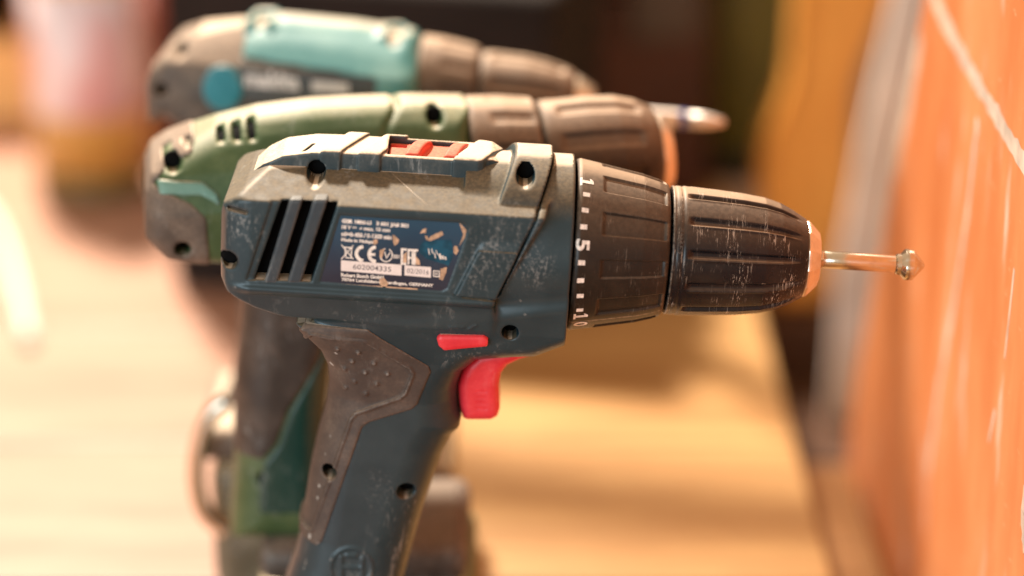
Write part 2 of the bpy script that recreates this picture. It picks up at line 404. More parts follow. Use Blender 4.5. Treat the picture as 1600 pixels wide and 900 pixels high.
Wv = np.interp(g.ax[2], [-123, -100, -50, -35, -22, -8], [18.5, 16.8, 17.2, 20.2, 25.0, 27.6]).astype(np.float32)[None, None, :]
Rv = np.interp(g.ax[2], [-123, -50, -35, -20], [13, 13, 8, 4]).astype(np.float32)[None, None, :]
handle = rext(g.uv(hp), g.ay - Wv, Rv)
base = smax(smin(smin(house, gear, 1.0), handle, 3.5), g.u + 0.45, 0.6)
# raised slanting band behind the collar, with its seam
def ext(p, q, f): return (p[0] + (p[0] - q[0]) * f, p[1] + (p[1] - q[1]) * f)
bl = [L(806, 245, -10), L(710, 463, -29.3)]; br = [L(871, 243, -10), L(776, 469, -29.3)]
bandc = smin(smax(np.sqrt(g.y ** 2 + g.v ** 2) - 30.3, g.ay - 30.1, 1.0), np.maximum(g.ay - 30.1, np.maximum(g.v - 6, -9.6 - g.v)), 0.4)
band2 = g.uv([ext(bl[0], bl[1], .35), ext(br[0], br[1], .35), br[1], bl[1]])
D = smin(base, smax(bandc, band2, 0.9), 0.3)
# window for the speed slider and top rail
RH = 10.2; RT = L(620, 245, -RH)[1]
def px_u(x): return L(x, 230, -6)[0]
sh = 0.36
def rail_field(q):
    r2 = q.uv([(-100, 16), (-98.5, 19.5), (-95, RT - 5.0), (-89.5, RT - 2.0), (-80, RT - 0.2), (-70, RT + 0.3), (-26.5, RT + 0.3), (-19.5, 25.0), (-19, 18)])
    rp = q.uy([(-101, -7.0), (-93, -RH), (-30.5, -RH), (-20, -4), (-20, 4), (-30.5, RH), (-93, RH), (-101, 7.0)])
    arch = np.sqrt(q.y ** 2 + (q.v - RT + 26.5) ** 2) - 28.4
    r = smax(smax(smax(r2, rp, 0.5), arch, 0.8), 17 - q.v, 0.5)
    tabs = np.full((1, 1, 1), 1e3, np.float32)
    for x0, x1 in ((512, 545), (571, 607), (719, 767)):
        X, Z = np.meshgrid(q.ax[0], q.ax[1], indexing='ij'); X = X - sh * (Z + RH)
        w = np.maximum(px_u(x0) - 1.8 - X, X - px_u(x1) + 1.8)[:, :, None]
        tabs = np.minimum(tabs, w)
    r = smin(r, smax(r - 0.95, tabs, 0.6), 0.3)
    X, Z = np.meshgrid(q.ax[0], q.ax[1], indexing='ij'); X = X - sh * (Z + RH)
    slot = np.maximum(np.maximum(px_u(468.5) - X, X - px_u(473.0)), np.maximum(-7.5 - Z, Z + 0.5))[:, :, None]
    r = np.maximum(r, -np.maximum(slot - 0.1, RT - 3 - q.v))
    win = q.uy([(px_u(606), -8.4), (px_u(716), -8.4), (px_u(716), 8.4), (px_u(606), 8.4)])
    r = smax(r, -np.maximum(win, RT - 2.6 - q.v), 0.3)
    h = L(494, 268, -13.0)
    return smax(r, -q.hole(h, 2.75, -1.0), 0.4)
# seam right of the band
seam = g.uvline([ext(br[0], br[1], .12), (br[1][0] + 0.2, br[1][1] + 0.3)]) - 0.42
D = np.maximum(D, -np.maximum(seam, -(base + 1.6)))
seam2 = g.uvline([L(710, 462, -29), L(776, 470, -29), L(782, 462, -29)]) - 0.25
D = np.maximum(D, -np.maximum(seam2, -(base + 0.5)))
# rating plate recess
lab = P([(531, 335), (716, 346), (727, 351), (730, 362), (722, 388), (699, 452), (690, 456), (499, 441)], -29)
D = smax(D, -smax(g.uv(lab), g.y + 28.6, 0.2), 0.25)
# louvre opening and the bevel left of it
ven = P([(439, 316), (527, 320), (486, 440), (397, 437)], -29)
D = smax(D, -np.maximum(g.uv(ven), g.y + 19), 0.6)
bev = g.uv(P([(425, 315), (441, 315), (399, 438), (385, 438)], -29))
D = smax(D, -np.maximum(bev, g.y + 28.3), 0.6)
# small slot at the rear
D = np.maximum(D, -np.maximum(g.uvline(P([(358, 324), (386, 328)], -26)) - 0.62, g.y + 20))
# screw holes
HOLES = [(494, 268, -13.0, 2.75), (821, 275, -15.0, 2.75), (357, 409, -28.5, 2.7), (797, 516, -23, 2.55), (515, 735, -14, 2.4), (634, 766, -15, 2.8)]
for x, y, dep, r in HOLES:
    D = smax(D, -g.hole(L(x, y, dep), r, -1.0 if y < 300 else -5.0), 0.55)
BORES = [(L(x, y, dep), r, dep) for x, y, dep, r in HOLES]
# marks above the direction switch, round mark low on the handle
for x in (703, 712, 721): D = smin(D, smax(base - 0.3, g.uvline(P([(x, 509), (x + 4, 509)], -25)) - 0.35, 0.3), 0.3)
D = smin(D, smax(base - 0.35, g.uvline(P([(733, 512), (744, 506)], -25)) - 0.3, 0.3), 0.3)
em = L(549, 886, -17)
ring = np.abs(np.sqrt((g.u - em[0]) ** 2 + (g.v - em[1]) ** 2) - 6.6) - 0.5
bars = np.minimum(g.uvline([(em[0] - 3.4, em[1] + 3.5), (em[0] - 3.0, em[1] - 3.6)]), g.uvline([(em[0] + 3.4, em[1] + 3.3), (em[0] + 3.6, em[1] - 3.6)]))
bars = np.minimum(bars, g.uvline([(em[0] - 1.6, em[1] + 4.2), (em[0] + 1.4, em[1] + 4.2)])) ; bars = np.minimum(bars, g.uvline([(em[0] - 2.6, em[1] + .2), (em[0] + 2.8, em[1])])) - 0.6
D = smin(D, smax(base - 0.45, np.minimum(ring, bars), 0.4), 0.3)
D = np.maximum(D, -122.5 - g.v)
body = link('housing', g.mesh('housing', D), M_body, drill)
cv = lambda px, py, y: (L(px, py, y)[0], y, 23.0 - (-y - 10.3) * 0.3155 + 0.06)
s0, s1 = cv(612, 277, -11.2), cv(668, 318, -26.0); sv = []
for i in range(9):
    f_ = i / 8; c_ = [a_ + (b_ - a_) * f_ for a_, b_ in zip(s0, s1)]; w_ = 0.10 * (1 - abs(2 * f_ - 1)) + 0.03
    sv += [((c_[0] - w_) * .001, c_[1] * .001, c_[2] * .001), ((c_[0] + w_) * .001, c_[1] * .001, c_[2] * .001)]
me_ = bpy.data.meshes.new('scratch'); me_.from_pydata(sv, [], [[2 * i, 2 * i + 1, 2 * i + 3, 2 * i + 2] for i in range(8)])
link('scratch', me_, simple('pale_scratch', (0.55, 0.48, 0.38), 0.6), body)
gr_ = Grid((-103, -12.5, 16.5), (-18, 12.5, 36), 0.36)
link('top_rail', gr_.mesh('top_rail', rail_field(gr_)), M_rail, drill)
# grip overmould
go = P([(478, 497), (576, 502), (600, 520), (670, 567), (674, 576), (652, 632), (643, 640), (577, 660), (566, 668), (502, 850), (494, 857), (463, 851), (430, 851), (400, 600)], -17.5)
gi = P([(489, 511), (520, 517), (572, 522), (598, 540), (642, 570), (646, 580), (634, 612), (625, 621), (556, 646), (548, 656), (486, 836), (479, 839), (472, 835), (440, 835), (410, 600)], -17.5)
d_go = g.uv(go); d_gi = g.uv(gi)
G = smax(smax(handle - 0.75, d_go, 0.7), -(handle + 2.0), 0.2)
rib = smax(smax(np.abs(d_gi) - 0.5, handle - 1.35, 0.3), -(handle + 1), 0.1)
G = smax(G, -smax(d_gi, -(handle - 0.30), 0.3), 0.3)
G = smin(G, np.maximum(rib, d_go + 0.8), 0.3)
for x, y in [(561, 543), (551, 559), (539, 573), (585, 562), (571, 578), (554, 594), (539, 607), (606, 580), (589, 597), (572, 614), (529, 538)]:
    c = L(x, y, -17.5); dd = np.sqrt((g.u - c[0]) ** 2 + (g.v - c[1]) ** 2)
    G = smin(G, smax(smax(handle - 0.95, dd - 0.8, 0.6), -(handle + 1), 0.1), 0.3)
for x, y, dep, r in HOLES[4:5]: G = smax(G, -g.hole(L(x, y, dep), r, -4.0), 0.6)
G = np.maximum(G, np.where(g.v < -123, 1, -1e3)); G = np.maximum(G, base - 1.3)
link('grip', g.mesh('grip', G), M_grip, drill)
del D, G, house, gear, handle, base
# louvre bars
for (t0, t1, b0, b1) in ((454, 474.5, 413, 433.5), (491, 514, 449, 471)):
    a = P([(t0 - 1.5, 312), (t1 - 1.5, 312), (b1 - 1, 443), (b0 - 1, 443)], -29)
    prism('vent_bar', a, -29.1, -20.5, M_vent, body, bev=1.0, seg=3)
prism('vent_shade', P([(432, 312), (532, 316), (490, 444), (392, 441)], -29), -22.5, 0, M_black, body)  # black block put in as the shade behind the louvres
for c, r, dep in BORES:
    sw = lathe('shade_plug', [(0, r + 0.4), (1.0, r + 0.4), (1.4, r * 0.6)], M_black, body, seg=24)  # black plug that paints the deep shade of the bore
    sw.rotation_euler = (0, 0, -math.pi / 2); sw.location = (c[0] * .001, (dep + 7.5) * .001, c[1] * .001)
# trigger and direction switch
gt = Grid((-42, -11, -62), (-8, 11, -25), 0.4)
tp = P([(836, 556), (802, 546), (771, 546), (745, 552), (728, 568), (719, 584), (715, 604), (718, 636), (723, 656), (730, 659), (767, 659), (777, 654), (781, 642), (779, 606), (783, 585), (793, 572), (812, 563)], -8)
T = rext(gt.uv(tp), gt.ay - 9.2 - 0.045 * np.clip(gt.v + 45, -12, 12), 3.4)
for i in range(4):   # finger ridges low on the side of the trigger
    c = L(745, 612 + i * 9, -9); e = L(760, 613 + i * 9, -9)
    T = np.maximum(T, -np.maximum(gt.uvline([c, e]) - 0.28, -(T + 0.22)))
link('trigger', gt.mesh('trigger', T), M_red, drill)
gs = Grid((-46, -28, -36), (-24, -15, -20), 0.35)
sp = P([(682, 528), (687, 521.5), (756, 522.5), (766, 531), (761, 541), (694, 547.5), (685, 540)], -25)
link('direction_switch', gs.mesh('direction_switch', smax(gs.uv(sp), smax(-(gs.y + 26.2) - 0 * gs.u, gs.y + 16, 0.3), 1.6)), M_red, drill)
# speed slider in the top window
gz = Grid((-60, -10, RT - 6), (-30, 10, RT + 4), 0.32)
u0, u1 = px_u(606), px_u(716)
S = smax(gz.uy([(u0 + 0.2, -8.2), (u1 - 0.2, -8.2), (u1 - 0.2, 8.2), (u0 + 0.2, 8.2)]), np.maximum(gz.v - RT + 1.2, RT - 4 - gz.v), 0.4)
Xs, Zs = np.meshgrid(gz.ax[0], gz.ax[1], indexing='ij'); Xs = Xs - 0.25 * (Zs + 8)
for x0, x1 in ((632, 655), (692, 715)):
    q = np.maximum(np.maximum(px_u(x0) - Xs, Xs - px_u(x1)), np.abs(Zs) - 7.6)[:, :, None]
    S = smin(S, smax(smax(q, np.sqrt(gz.y ** 2 + (gz.v - RT + 18.5) ** 2) - 20.2, 1.0), RT - 3 - gz.v, 0.2), 0.5)
S = np.maximum(S, -np.maximum(gz.uy([(u0 - 1, 3.5), (px_u(634), 3.5), (px_u(634), 6.5), (u0 - 1, 6.5)]), RT - 3 - gz.v))
link('speed_slider', gz.mesh('speed_slider', S), M_slider, drill)

# torque collar with pockets, ticks and numbers
def sstep(x, a, b): t = np.clip((x - a) / (b - a), 0, 1); return t * t * (3 - 2 * t)
c_prof = [(0.0, 25.8), (0.4, 26.4), (1.4, 26.7), (6, 25.9), (13, 24.6), (21, 23.1), (26, 21.7), (28.2, 20.8), (28.9, 20.2), (29.3, 19.0)]
def c_rad(U, T, R):
    ph = np.degrees(T) + 20.0                         # measured from the camera's line of sight
    loc = (ph - 21.0 + 16.5) % 33.0 - 16.5
    pocket = sstep(loc, -8.4, -7.7) * (1 - sstep(loc, 7.7, 8.4)) * sstep(U, 8.2, 8.7) * (1 - sstep(U, 27.2, 27.9))
    return R - 0.75 * pocket
CAMT = 20.0
collar = lathe('torque_collar', c_prof, M_collar, drill, seg=660, rad=c_rad, usub=0.4)
def collar_R(u): return float(np.interp(u, [p[0] for p in c_prof], [p[1] for p in c_prof]))
def theta_at(py, u, px):                               # angle on the collar that shows at this height
    ax = 381 + (px - 892) * 0.0617; R = collar_R(u)
    return math.asin(max(-1, min(1, (ax - py) / (R * 5.0)))) + math.radians(20)
def wrap_mesh(name, items, Rf, off, mat, parent):
    V, Fc = [], []
    for pts, fs in items:
        n0 = len(V)
        for u, th in pts:
            R = Rf(u) + off; V.append((u * .001, -R * math.cos(th) * .001, R * math.sin(th) * .001))
        Fc += [[n0 + i for i in f] for f in fs]
    me = bpy.data.meshes.new(name); me.from_pydata(V, [], Fc); return link(name, me, mat, parent)
def rect_items(u0, u1, th, hw, n=2):
    pts = [(u, th + s) for s in (-hw, hw) for u in (u0, u1)]
    return pts, [[0, 1, 3, 2]]
tick = []
for px, py in ((910.5, 309), (907.8, 333), (905, 358), (902, 411.5), (901, 438), (901, 461), (901.5, 482.5)):
    u = (px - 892 + 0.0617 * (py - 381)) / 5.0
    tick.append(rect_items(u - 1.05, u + 1.05, theta_at(py, u, px), 0.75 / collar_R(u)))
wrap_mesh('scale_ticks', tick, collar_R, 0.10, M_print, collar)
def num_items(s, px, py, hgt, wid):
    V, Fc = text_verts(s, 0.03); lo, hi = V.min(0), V.max(0); c = (lo + hi) / 2
    u = (px - 892 + 0.0617 * (py - 381)) / 5.0; th = theta_at(py, u, px); R = collar_R(u)
    return [(u + (v[1] - c[1]) / (hi[1] - lo[1]) * hgt, th - (v[0] - c[0]) / (hi[0] - lo[0]) * wid / R) for v in V], Fc
def one_items(px, py, hgt, wid):
    u = (px - 892 + 0.0617 * (py - 381)) / 5.0; th = theta_at(py, u, px); R = collar_R(u)
    V, Fc = [], []
    for q in [[(-.18, -.5 + i / 8), (.18, -.5 + i / 8), (.18, -.375 + i / 8), (-.18, -.375 + i / 8)] for i in range(8)] + list(([(-.5, -.5), (-.16, -.5), (-.16, -.34), (-.5, -.34)], [(.16, -.5), (.5, -.5), (.5, -.34), (.16, -.34)], [(-.5, .2), (-.16, .26), (-.16, .5), (-.36, .38)])):
        n0 = len(V); V += [(u + y * hgt, th - x * wid / R) for x, y in q]; Fc.append([n0, n0 + 1, n0 + 2, n0 + 3])
    return V, Fc
for its in ([one_items(912.0, 289.5, 4.2, 3.4)], [num_items('5', 903.5, 385, 4.2, 3.5)], [one_items(903.5, 492, 4.4, 3.0), num_items('0', 904.5, 504, 4.4, 3.4)]):
    wrap_mesh('scale_number', its, collar_R, 0.10, M_print, collar)
# chuck sleeve with flutes
k_prof = [(29.85, 17.0), (29.9, 19.6), (30.2, 20.0), (34, 20.1), (44, 19.5), (52, 18.9), (59, 18.0), (64.0, 16.6), (68, 14.8), (72.3, 12.3), (72.4, 10)]
def k_rad(U, T, R):
    ph = np.degrees(T) + 0.0 - CAMT
    loc = (ph + 4.0 + 15) % 30.0 - 15
    w = 3.4
    fl = np.exp(-(loc / w) ** 4) * sstep(U, 34.3, 36.5) * (1 - sstep(U, 66, 71))
    rim = np.exp(-((loc + 4.6) / 1.6) ** 2) * 0.22 * sstep(U, 34.3, 36.5) * (1 - sstep(U, 64, 70))
    ringg = 0.25 * np.exp(-((U - 33.2) / 0.35) ** 2) + 0.18 * np.exp(-((U - 31.0) / 0.25) ** 2)
    return R - 1.1 * fl + rim - ringg
chuck = lathe('chuck', k_prof, M_chuck, drill, seg=720, rad=k_rad, usub=0.4)
def chuck_R(u): return float(np.interp(u, [p[0] for p in k_prof], [p[1] for p in k_prof]))
tv, tf = text_verts('GRIP', 0.0, 1.1); lo, hi = tv.min(0), tv.max(0)
M_emb = simple('embossed_plastic', (0.055, 0.045, 0.035), 0.45)
wrap_mesh('embossed_mark', [([(32.1 - (v[1] - (lo[1] + hi[1]) / 2) / (hi[1] - lo[1]) * 1.7, math.radians(28) + (v[0] - lo[0]) / (hi[0] - lo[0]) * 8.5 / 20 - 0.21) for v in tv], tf)], chuck_R, 0.05, M_emb, chuck)
lathe('spindle', [(-1, 16), (31, 16)], M_black, drill, seg=64)
n_prof = [(71.7, 11.6), (72.8, 12.15), (73.4, 12.0), (76.7, 8.6), (76.9, 8.2), (76.9, 3.4)]
nose = lathe('chuck_nose', n_prof, M_nose, drill, seg=12)
for p in nose.data.polygons: p.use_smooth = False
for i in range(3):
    an = i * 2.094 + 0.5
    bm = bmesh.new(); box_bm(bm, (0.0750, 0.0025, -0.0014), (0.0780, 0.0062, 0.0014), 0.0003)
    bmesh.ops.rotate(bm, verts=bm.verts, matrix=Matrix.Rotation(an, 3, 'X')); me = bpy.data.meshes.new('jaw'); bm.to_mesh(me); bm.free(); link('jaw', me, M_steel, drill)
# countersink bit
bit = thing('countersink_bit', 'small polished steel countersink bit held in the front drill chuck', 'drill bit', A.M @ Matrix.Translation((-0.0006, 0, 0)))
lathe('shank', [(70, 2.7), (86, 2.75), (101.6, 2.75), (101.9, 2.5)], M_steel, bit, seg=40)
def h_rad(U, T, R): return R * (1 - 0.10 * np.exp(-(((np.degrees(T) + 30) % 120 - 60) / 16) ** 2) * sstep(U, 103.6, 104.4))
hd = lathe('cutting_head', [(101.9, 2.9), (102.2, 3.2), (103.4, 3.3), (104.6, 4.75), (105.0, 4.9), (107.0, 4.9), (107.3, 4.75), (110.6, 0.9), (110.9, 0.3)], M_steel, bit, seg=90, rad=h_rad)
for q in (hd,):
    for p in q.data.polygons: p.use_smooth = True
    q.data.set_sharp_from_angle(angle=math.radians(28))

# rating plate
k = N('plate_film'); tone = k.noise(60, 3)
sx_ = k.n('ShaderNodeSeparateXYZ'); k.l(k.obj, sx_.inputs[0])
k.base(k.mix(k.math('ADD', k.map(sx_.outputs[2], -0.008, 0.016), k.math('MULTIPLY_ADD', tone, 0.5, -0.25), clamp=True), (0.020, 0.026, 0.048), (0.018, 0.072, 0.130)), k.math('MULTIPLY_ADD', tone, 0.25, 0.12), spec=0.6); M_plate = k.m
M_blob = simple('blue_film', (0.008, 0.075, 0.13), 0.12, var=0.3, spec=0.7, scale=300)
M_torn = simple('torn_paper', (0.50, 0.34, 0.22), 0.8, var=0.35, scale=500)
M_strip = simple('white_strip', (0.80, 0.75, 0.72), 0.5, var=0.05, scale=300)
M_ink = simple('dark_ink', (0.10, 0.09, 0.10), 0.6)
lab_in = P([(532, 337), (716, 348), (726, 352.5), (728, 362), (721, 387), (698, 450), (690, 454), (501, 439.5)], -28.6)
plate = prism('rating_plate', lab_in, -28.72, -28.5, M_plate, drill)
def z6(x, y): return (500 + x / 6.43, 320 + y / 6.43)
def flat_text(s, p0, p1, hz, bold=0.0, name='printed_line', mat=None):
    """one printed line from p0 to p1 (mid height), points in the enlarged plate"""
    V, Fc = text_verts(s, bold); lo, hi = V.min(0), V.max(0)
    a = np.array(L(*z6(*p0), -28.7)); b = np.array(L(*z6(*p1), -28.7)); h = hz / 6.43 / 4.9
    d = b - a; n = np.array([-d[1], d[0]]); n = n / np.linalg.norm(n)
    out = [a + d * ((v[0] - lo[0]) / (hi[0] - lo[0])) + n * h * ((v[1] - lo[1]) / (hi[1] - lo[1]) - 0.5) for v in V]
    return [(q[0] * .001, -0.02878, q[1] * .001) for q in out], Fc
def add_print(name, parts, mat, y=None):
    V, Fc = [], []
    for ip, (v, f) in enumerate(parts):
        n0 = len(V); V += [(q[0], (y if y else q[1]) - ip * 8e-6, q[2]) for q in v]; Fc += [[n0 + i for i in ff] for ff in f]
    me = bpy.data.meshes.new(name); me.from_pydata(V, [], Fc); return link(name, me, mat, plate)
def poly6(pts): return [(q[0] * .001, -0.02878, q[1] * .001) for q in [L(*z6(*p), -28.7) for p in pts]]
def stroke6(pts, w):
    """a pen stroke drawn as one continuous strip"""
    p = [np.array(q, float) for q in pts]; closed = np.allclose(p[0], p[-1]) and len(p) > 3; m = len(p) - 1 if closed else len(p); row = []
    for i in range(m):
        a = p[(i - 1) % m] if (closed or i) else p[0]; b = p[(i + 1) % m] if (closed or i < m - 1) else p[m - 1]
        d1 = p[i] - a; d2 = b - p[i]; d1 = d1 / (np.linalg.norm(d1) or 1); d2 = d2 / (np.linalg.norm(d2) or 1)
        if not closed and i == 0: d1 = d2
        if not closed and i == m - 1: d2 = d1
        t = (d1 + d2) / (np.linalg.norm(d1 + d2) or 1); n = np.array([-t[1], t[0]]); k_ = w / 2 / max(0.5, abs(t @ d1))
        row += [p[i] - n * k_, p[i] + n * k_]
    V = poly6(row); Fc = [[2 * i, 2 * i + 1, (2 * i + 3) % (2 * m), (2 * i + 2) % (2 * m)] for i in range(m if closed else m - 1)]
    return V, Fc
def arc6(cx, cy, rx, ry, a0, a1, n=14): return [(cx + rx * math.cos(math.radians(a0 + (a1 - a0) * i / n)), cy + ry * math.sin(math.radians(a0 + (a1 - a0) * i / n))) for i in range(n + 1)]
for s, a, b, h_, bo in (('GSR 1800-LI   3 601 JA8 301', (220, 165), (888, 215), 50, 0.06), ('18 V \u2393  \u00f8 max. 10 mm', (220, 222), (705, 256), 42, 0.04),
                        ('n0=0-400 / 0-1300 min', (216, 290), (720, 328), 44, 0.045), ('Made in Malaysia', (214, 352), (570, 380), 42, 0.045),
                        ('Robert Bosch GmbH', (212, 702), (640, 728), 38, 0.04), ('70764 Leinfelden-Echterdingen, GERMANY', (216, 752), (1140, 815), 42, 0.04)):
    add_print('printed_line', [flat_text(s, a, b, h_, bo)], M_print)
# marks: crossed-out bin, CE, tick in a ring, three angular letters
binm = [stroke6([(215, 400), (335, 545)], 10), stroke6([(335, 405), (215, 545)], 10), stroke6([(235, 425), (330, 432)], 12), stroke6([(250, 430), (262, 530), (312, 534), (318, 435)], 12)]
add_print('bin_mark', binm, M_print)
add_print('conformity_mark', [stroke6(arc6(438, 490, 72, 70, 268, 92), 34), stroke6(arc6(563, 497, 70, 72, 268, 92), 34), stroke6([(500, 497), (555, 499)], 28)], M_print)
add_print('tick_mark', [stroke6(arc6(665, 505, 62, 66, -60, 262), 11), stroke6([(650, 470), (668, 535), (705, 478)], 10), flat_text('001', (738, 518), (796, 521), 40, 0.02)], M_print)
add_print('region_mark', [stroke6([(872, 450), (824, 446), (822, 590), (868, 594)], 22), stroke6([(824, 518), (866, 520)], 20), stroke6([(888, 598), (890, 452), (930, 454), (930, 600)], 20), stroke6([(890, 532), (930, 534)], 18), stroke6([(985, 458), (952, 456), (950, 604)], 22)], M_print)
s1 = poly6([(212, 556), (820, 602), (818, 712), (210, 662)]); s2 = poly6([(850, 606), (1116, 626), (1114, 732), (848, 708)])
add_print('serial_strip', [(s1, [[0, 1, 2, 3]])], M_strip); add_print('date_strip', [(s2, [[0, 1, 2, 3]])], M_strip)
add_print('serial_number', [flat_text('602004335', (332, 620), (716, 648), 50, 0.005)], M_ink, -0.02881)
add_print('date_number', [flat_text('02/2016', (874, 660), (1095, 678), 46, 0.0)], M_ink, -0.02881)
add_print('class_mark', [stroke6([(1142, 662), (1200, 666), (1198, 722), (1140, 718), (1142, 662)], 9), stroke6([(1160, 678), (1160, 706)], 8), stroke6([(1178, 678), (1178, 706)], 8)], M_print)
add_print('blue_patch', [(poly6([(1000, 480), (1000, 420), (1035, 368), (1110, 360), (1240, 352), (1318, 352), (1342, 470), (1330, 540), (1290, 612), (1180, 575), (1075, 545)]), [list(range(11))])], M_blob, -0.02877)
for pts in ([(1075, 355), (1120, 310), (1225, 262), (1240, 300), (1190, 330), (1110, 362)], [(1005, 290), (1030, 245), (1068, 235), (1062, 285), (1030, 280)], [(1052, 310), (1078, 312), (1090, 350), (1068, 352)],
            [(728, 300), (748, 308), (795, 352), (780, 392), (748, 410), (735, 370)], [(540, 350), (575, 345), (580, 385), (550, 402), (530, 390)],
            [(1345, 415), (1375, 412), (1392, 460), (1370, 500), (1340, 480)], [(1210, 640), (1275, 625), (1268, 680), (1232, 760), (1195, 745), (1212, 690)],
            [(598, 745), (640, 730), (690, 790), (650, 840), (600, 800)], [(960, 510), (1000, 560), (1005, 605), (960, 600)], [(600, 455), (650, 440), (620, 540), (598, 520)], [(835, 505), (870, 470), (870, 580), (835, 580)],
            [(150, 790), (980, 838), (985, 868), (560, 850), (180, 812)], [(1400, 180), (1470, 250), (1455, 330), (1395, 420), (1440, 300)]):
    add_print('torn_flake', [(poly6(pts), [list(range(len(pts)))])], M_torn, -0.028795)
wl = [stroke6([(1090, 440), (1100, 500)], 10), stroke6([(1120, 440), (1135, 490)], 9), stroke6([(1150, 480), (1160, 535)], 9), stroke6([(1165, 455), (1182, 500)], 8), stroke6([(1200, 490), (1215, 545)], 22), stroke6([(1230, 510), (1240, 545)], 20), stroke6([(1258, 520), (1265, 552)], 14)]
add_print('pale_scratches', wl, M_print, -0.02880)

# battery pack under the handle (below the frame), standing on the bench
def to_local(F, pts): return [tuple((F.R.T @ (np.array(p) - F.o))) for p in pts]
def base_block(F, name, lo, hi, mat, parent, bev=0.006, top_shrink=0.0):
    bm = bmesh.new(); box_bm(bm, lo, hi, bev, 3)
    me = bpy.data.meshes.new(name); Mi = F.M.inverted()
    bmesh.ops.transform(bm, matrix=Mi, verts=bm.verts)
    for f in bm.faces: f.smooth = True
    bm.to_mesh(me); bm.free(); o = link(name, me, mat, parent); me.set_sharp_from_angle(angle=math.radians(40)); return o
hx = A.o[0] - 0.072
base_block(A, 'foot', (hx - 0.046, -0.030, 0.022), (hx + 0.040, 0.030, 0.040), M_body, drill)
base_block(A, 'battery_pack', (hx - 0.050, -0.032, 0.0), (hx + 0.044, 0.032, 0.0215), M_grip, drill)

#@@REST@@
# ================================================================== MIDDLE DRILL (green)
B = Frame(on_depth(780, 263, 0.070), math.radians(8.5), math.radians(-2.4)); LB, PB = B.L, B.P
GREEN = (0.042, 0.095, 0.034)
M_green = plastic('dusty_green_plastic', GREEN, dust=0.5, lo=0.7, hi=1.0, film=0.04, top=0.6, scuff=0.25, rough=0.4, dustcol=(0.50, 0.45, 0.24))
M_dkgreen = plastic('dark_green_plastic', (0.006, 0.048, 0.038), dust=0.5, lo=0.5, hi=1.0, film=0.03, scuff=0.2, rough=0.35)
M_teal_strip = plastic('pale_teal_strip', (0.16, 0.33, 0.27), dust=0.5, lo=0.5, hi=1.0, film=0.06)
M_rubber = plastic('brown_grey_rubber', (0.085, 0.068, 0.055), dust=0.75, lo=-0.1, hi=0.95, film=0.16, scuff=0.3, wear=0.4, rough=0.6, dustcol=(0.36, 0.27, 0.20))
M_brown = turned('dusty_brown_collar', (0.026, 0.019, 0.016), (0.30, 0.205, 0.135), scr=0.2, rough=0.38, up0=0.05, up1=1.0)
M_pale = plastic('dusty_battery', (0.10, 0.085, 0.05), dust=0.8, lo=0.2, hi=0.9, film=0.12, dustcol=(0.50, 0.40, 0.24))
gd = thing('cordless_drill', 'dusty green cordless drill in the middle of the row, brown rubber end cap', 'cordless drill', B.M, 'cordless drills lined up on the workbench')
q = Grid((-124, -32, -125), (6, 32, 36), 0.9)
sB = PB([(229, 330), (229, 262), (238, 236), (262, 215), (292, 200), (335, 182), (400, 164), (480, 153), (560, 149), (640, 147), (726, 150)], 5) + PB([(728, 300), (728, 385), (640, 400), (560, 420), (400, 412), (300, 406), (262, 399), (240, 376)], -18)
wB = np.interp(q.ax[2], [-40, -12, 2, 14, 24, 32], [22, 26, 27.5, 23, 13.5, 9]).astype(np.float32)[None, None, :]
bodyB = rext(q.uv(sB), (q.ay - wB) * 0.85, 6)
hB = PB([(372, 380), (388, 450), (384, 520), (374, 610), (372, 700), (366, 790), (362, 850), (520, 850), (512, 760), (512, 640), (520, 560), (560, 480), (640, 390)], -14)
handB = rext(q.uv(hB), q.ay - 16.5, 11)
allB = smin(bodyB, handB, 6)
D = allB
slots = np.full((1, 1, 1), 1e3, np.float32)
for x, a, b in ((292, 200, 222), (344, 176, 214), (369, 172, 212), (392, 168, 210)):
    uc = LB(x, (a + b) / 2, -14)[0]; vlo = LB(x, b + 8, -13)[1]
    slots = np.minimum(slots, np.maximum(np.maximum(np.abs(q.u - uc) - 1.2, vlo - q.v), np.maximum(q.y + 5.0, -26 - q.y)))
D = np.maximum(D, -slots)
vcB = np.maximum(allB + 2.2, slots - 1.6)
for x, y, r, d in ((270, 257, 2.7, -20), (285, 383, 2.7, -22), (680, 186, 2.6, -14), (415, 745, 2.8, -14)):
    D = smax(D, -q.hole(LB(x, y, d), r, d + 9), 0.4)
    c = LB(x, y, d); sw = lathe('shade_plug', [(0, r + 0.3), (1.0, r + 0.3), (1.4, r * 0.6)], M_black, gd, seg=16)  # black plug stands for the shade down the hole
    sw.rotation_euler = (0, 0, -math.pi / 2); sw.location = (c[0] * .001, (d + 6.0) * .001, c[1] * .001)
sm = q.uvline(PB([(648, 140), (636, 170), (606, 206), (580, 300)], -20)) - 0.8
D = smax(D, -smax(sm, -(allB + 1.2), 0.4), 0.6)
hb = link('housing', q.mesh('housing', D), M_green, gd)
tag(link('vent_shade', q.mesh('vent_shade', vcB), M_black, gd), kind='stuff')  # black fill painted in as shade inside the slots
cap = q.uv(PB([(220, 190), (300, 190), (312, 215), (300, 245), (262, 262), (240, 284), (300, 310), (322, 330), (330, 420), (220, 420)], -20))
C_ = smax(smax(allB - 0.7, cap, 0.8), -(allB + 2), 0.2)
for x, y, r, d in ((270, 257, 2.7, -20), (285, 383, 2.7, -22)): C_ = smax(C_, -q.hole(LB(x, y, d), r, -2), 0.4)
C_ = np.maximum(C_, -slots)
link('end_cap', q.mesh('end_cap', C_), M_rubber, gd)
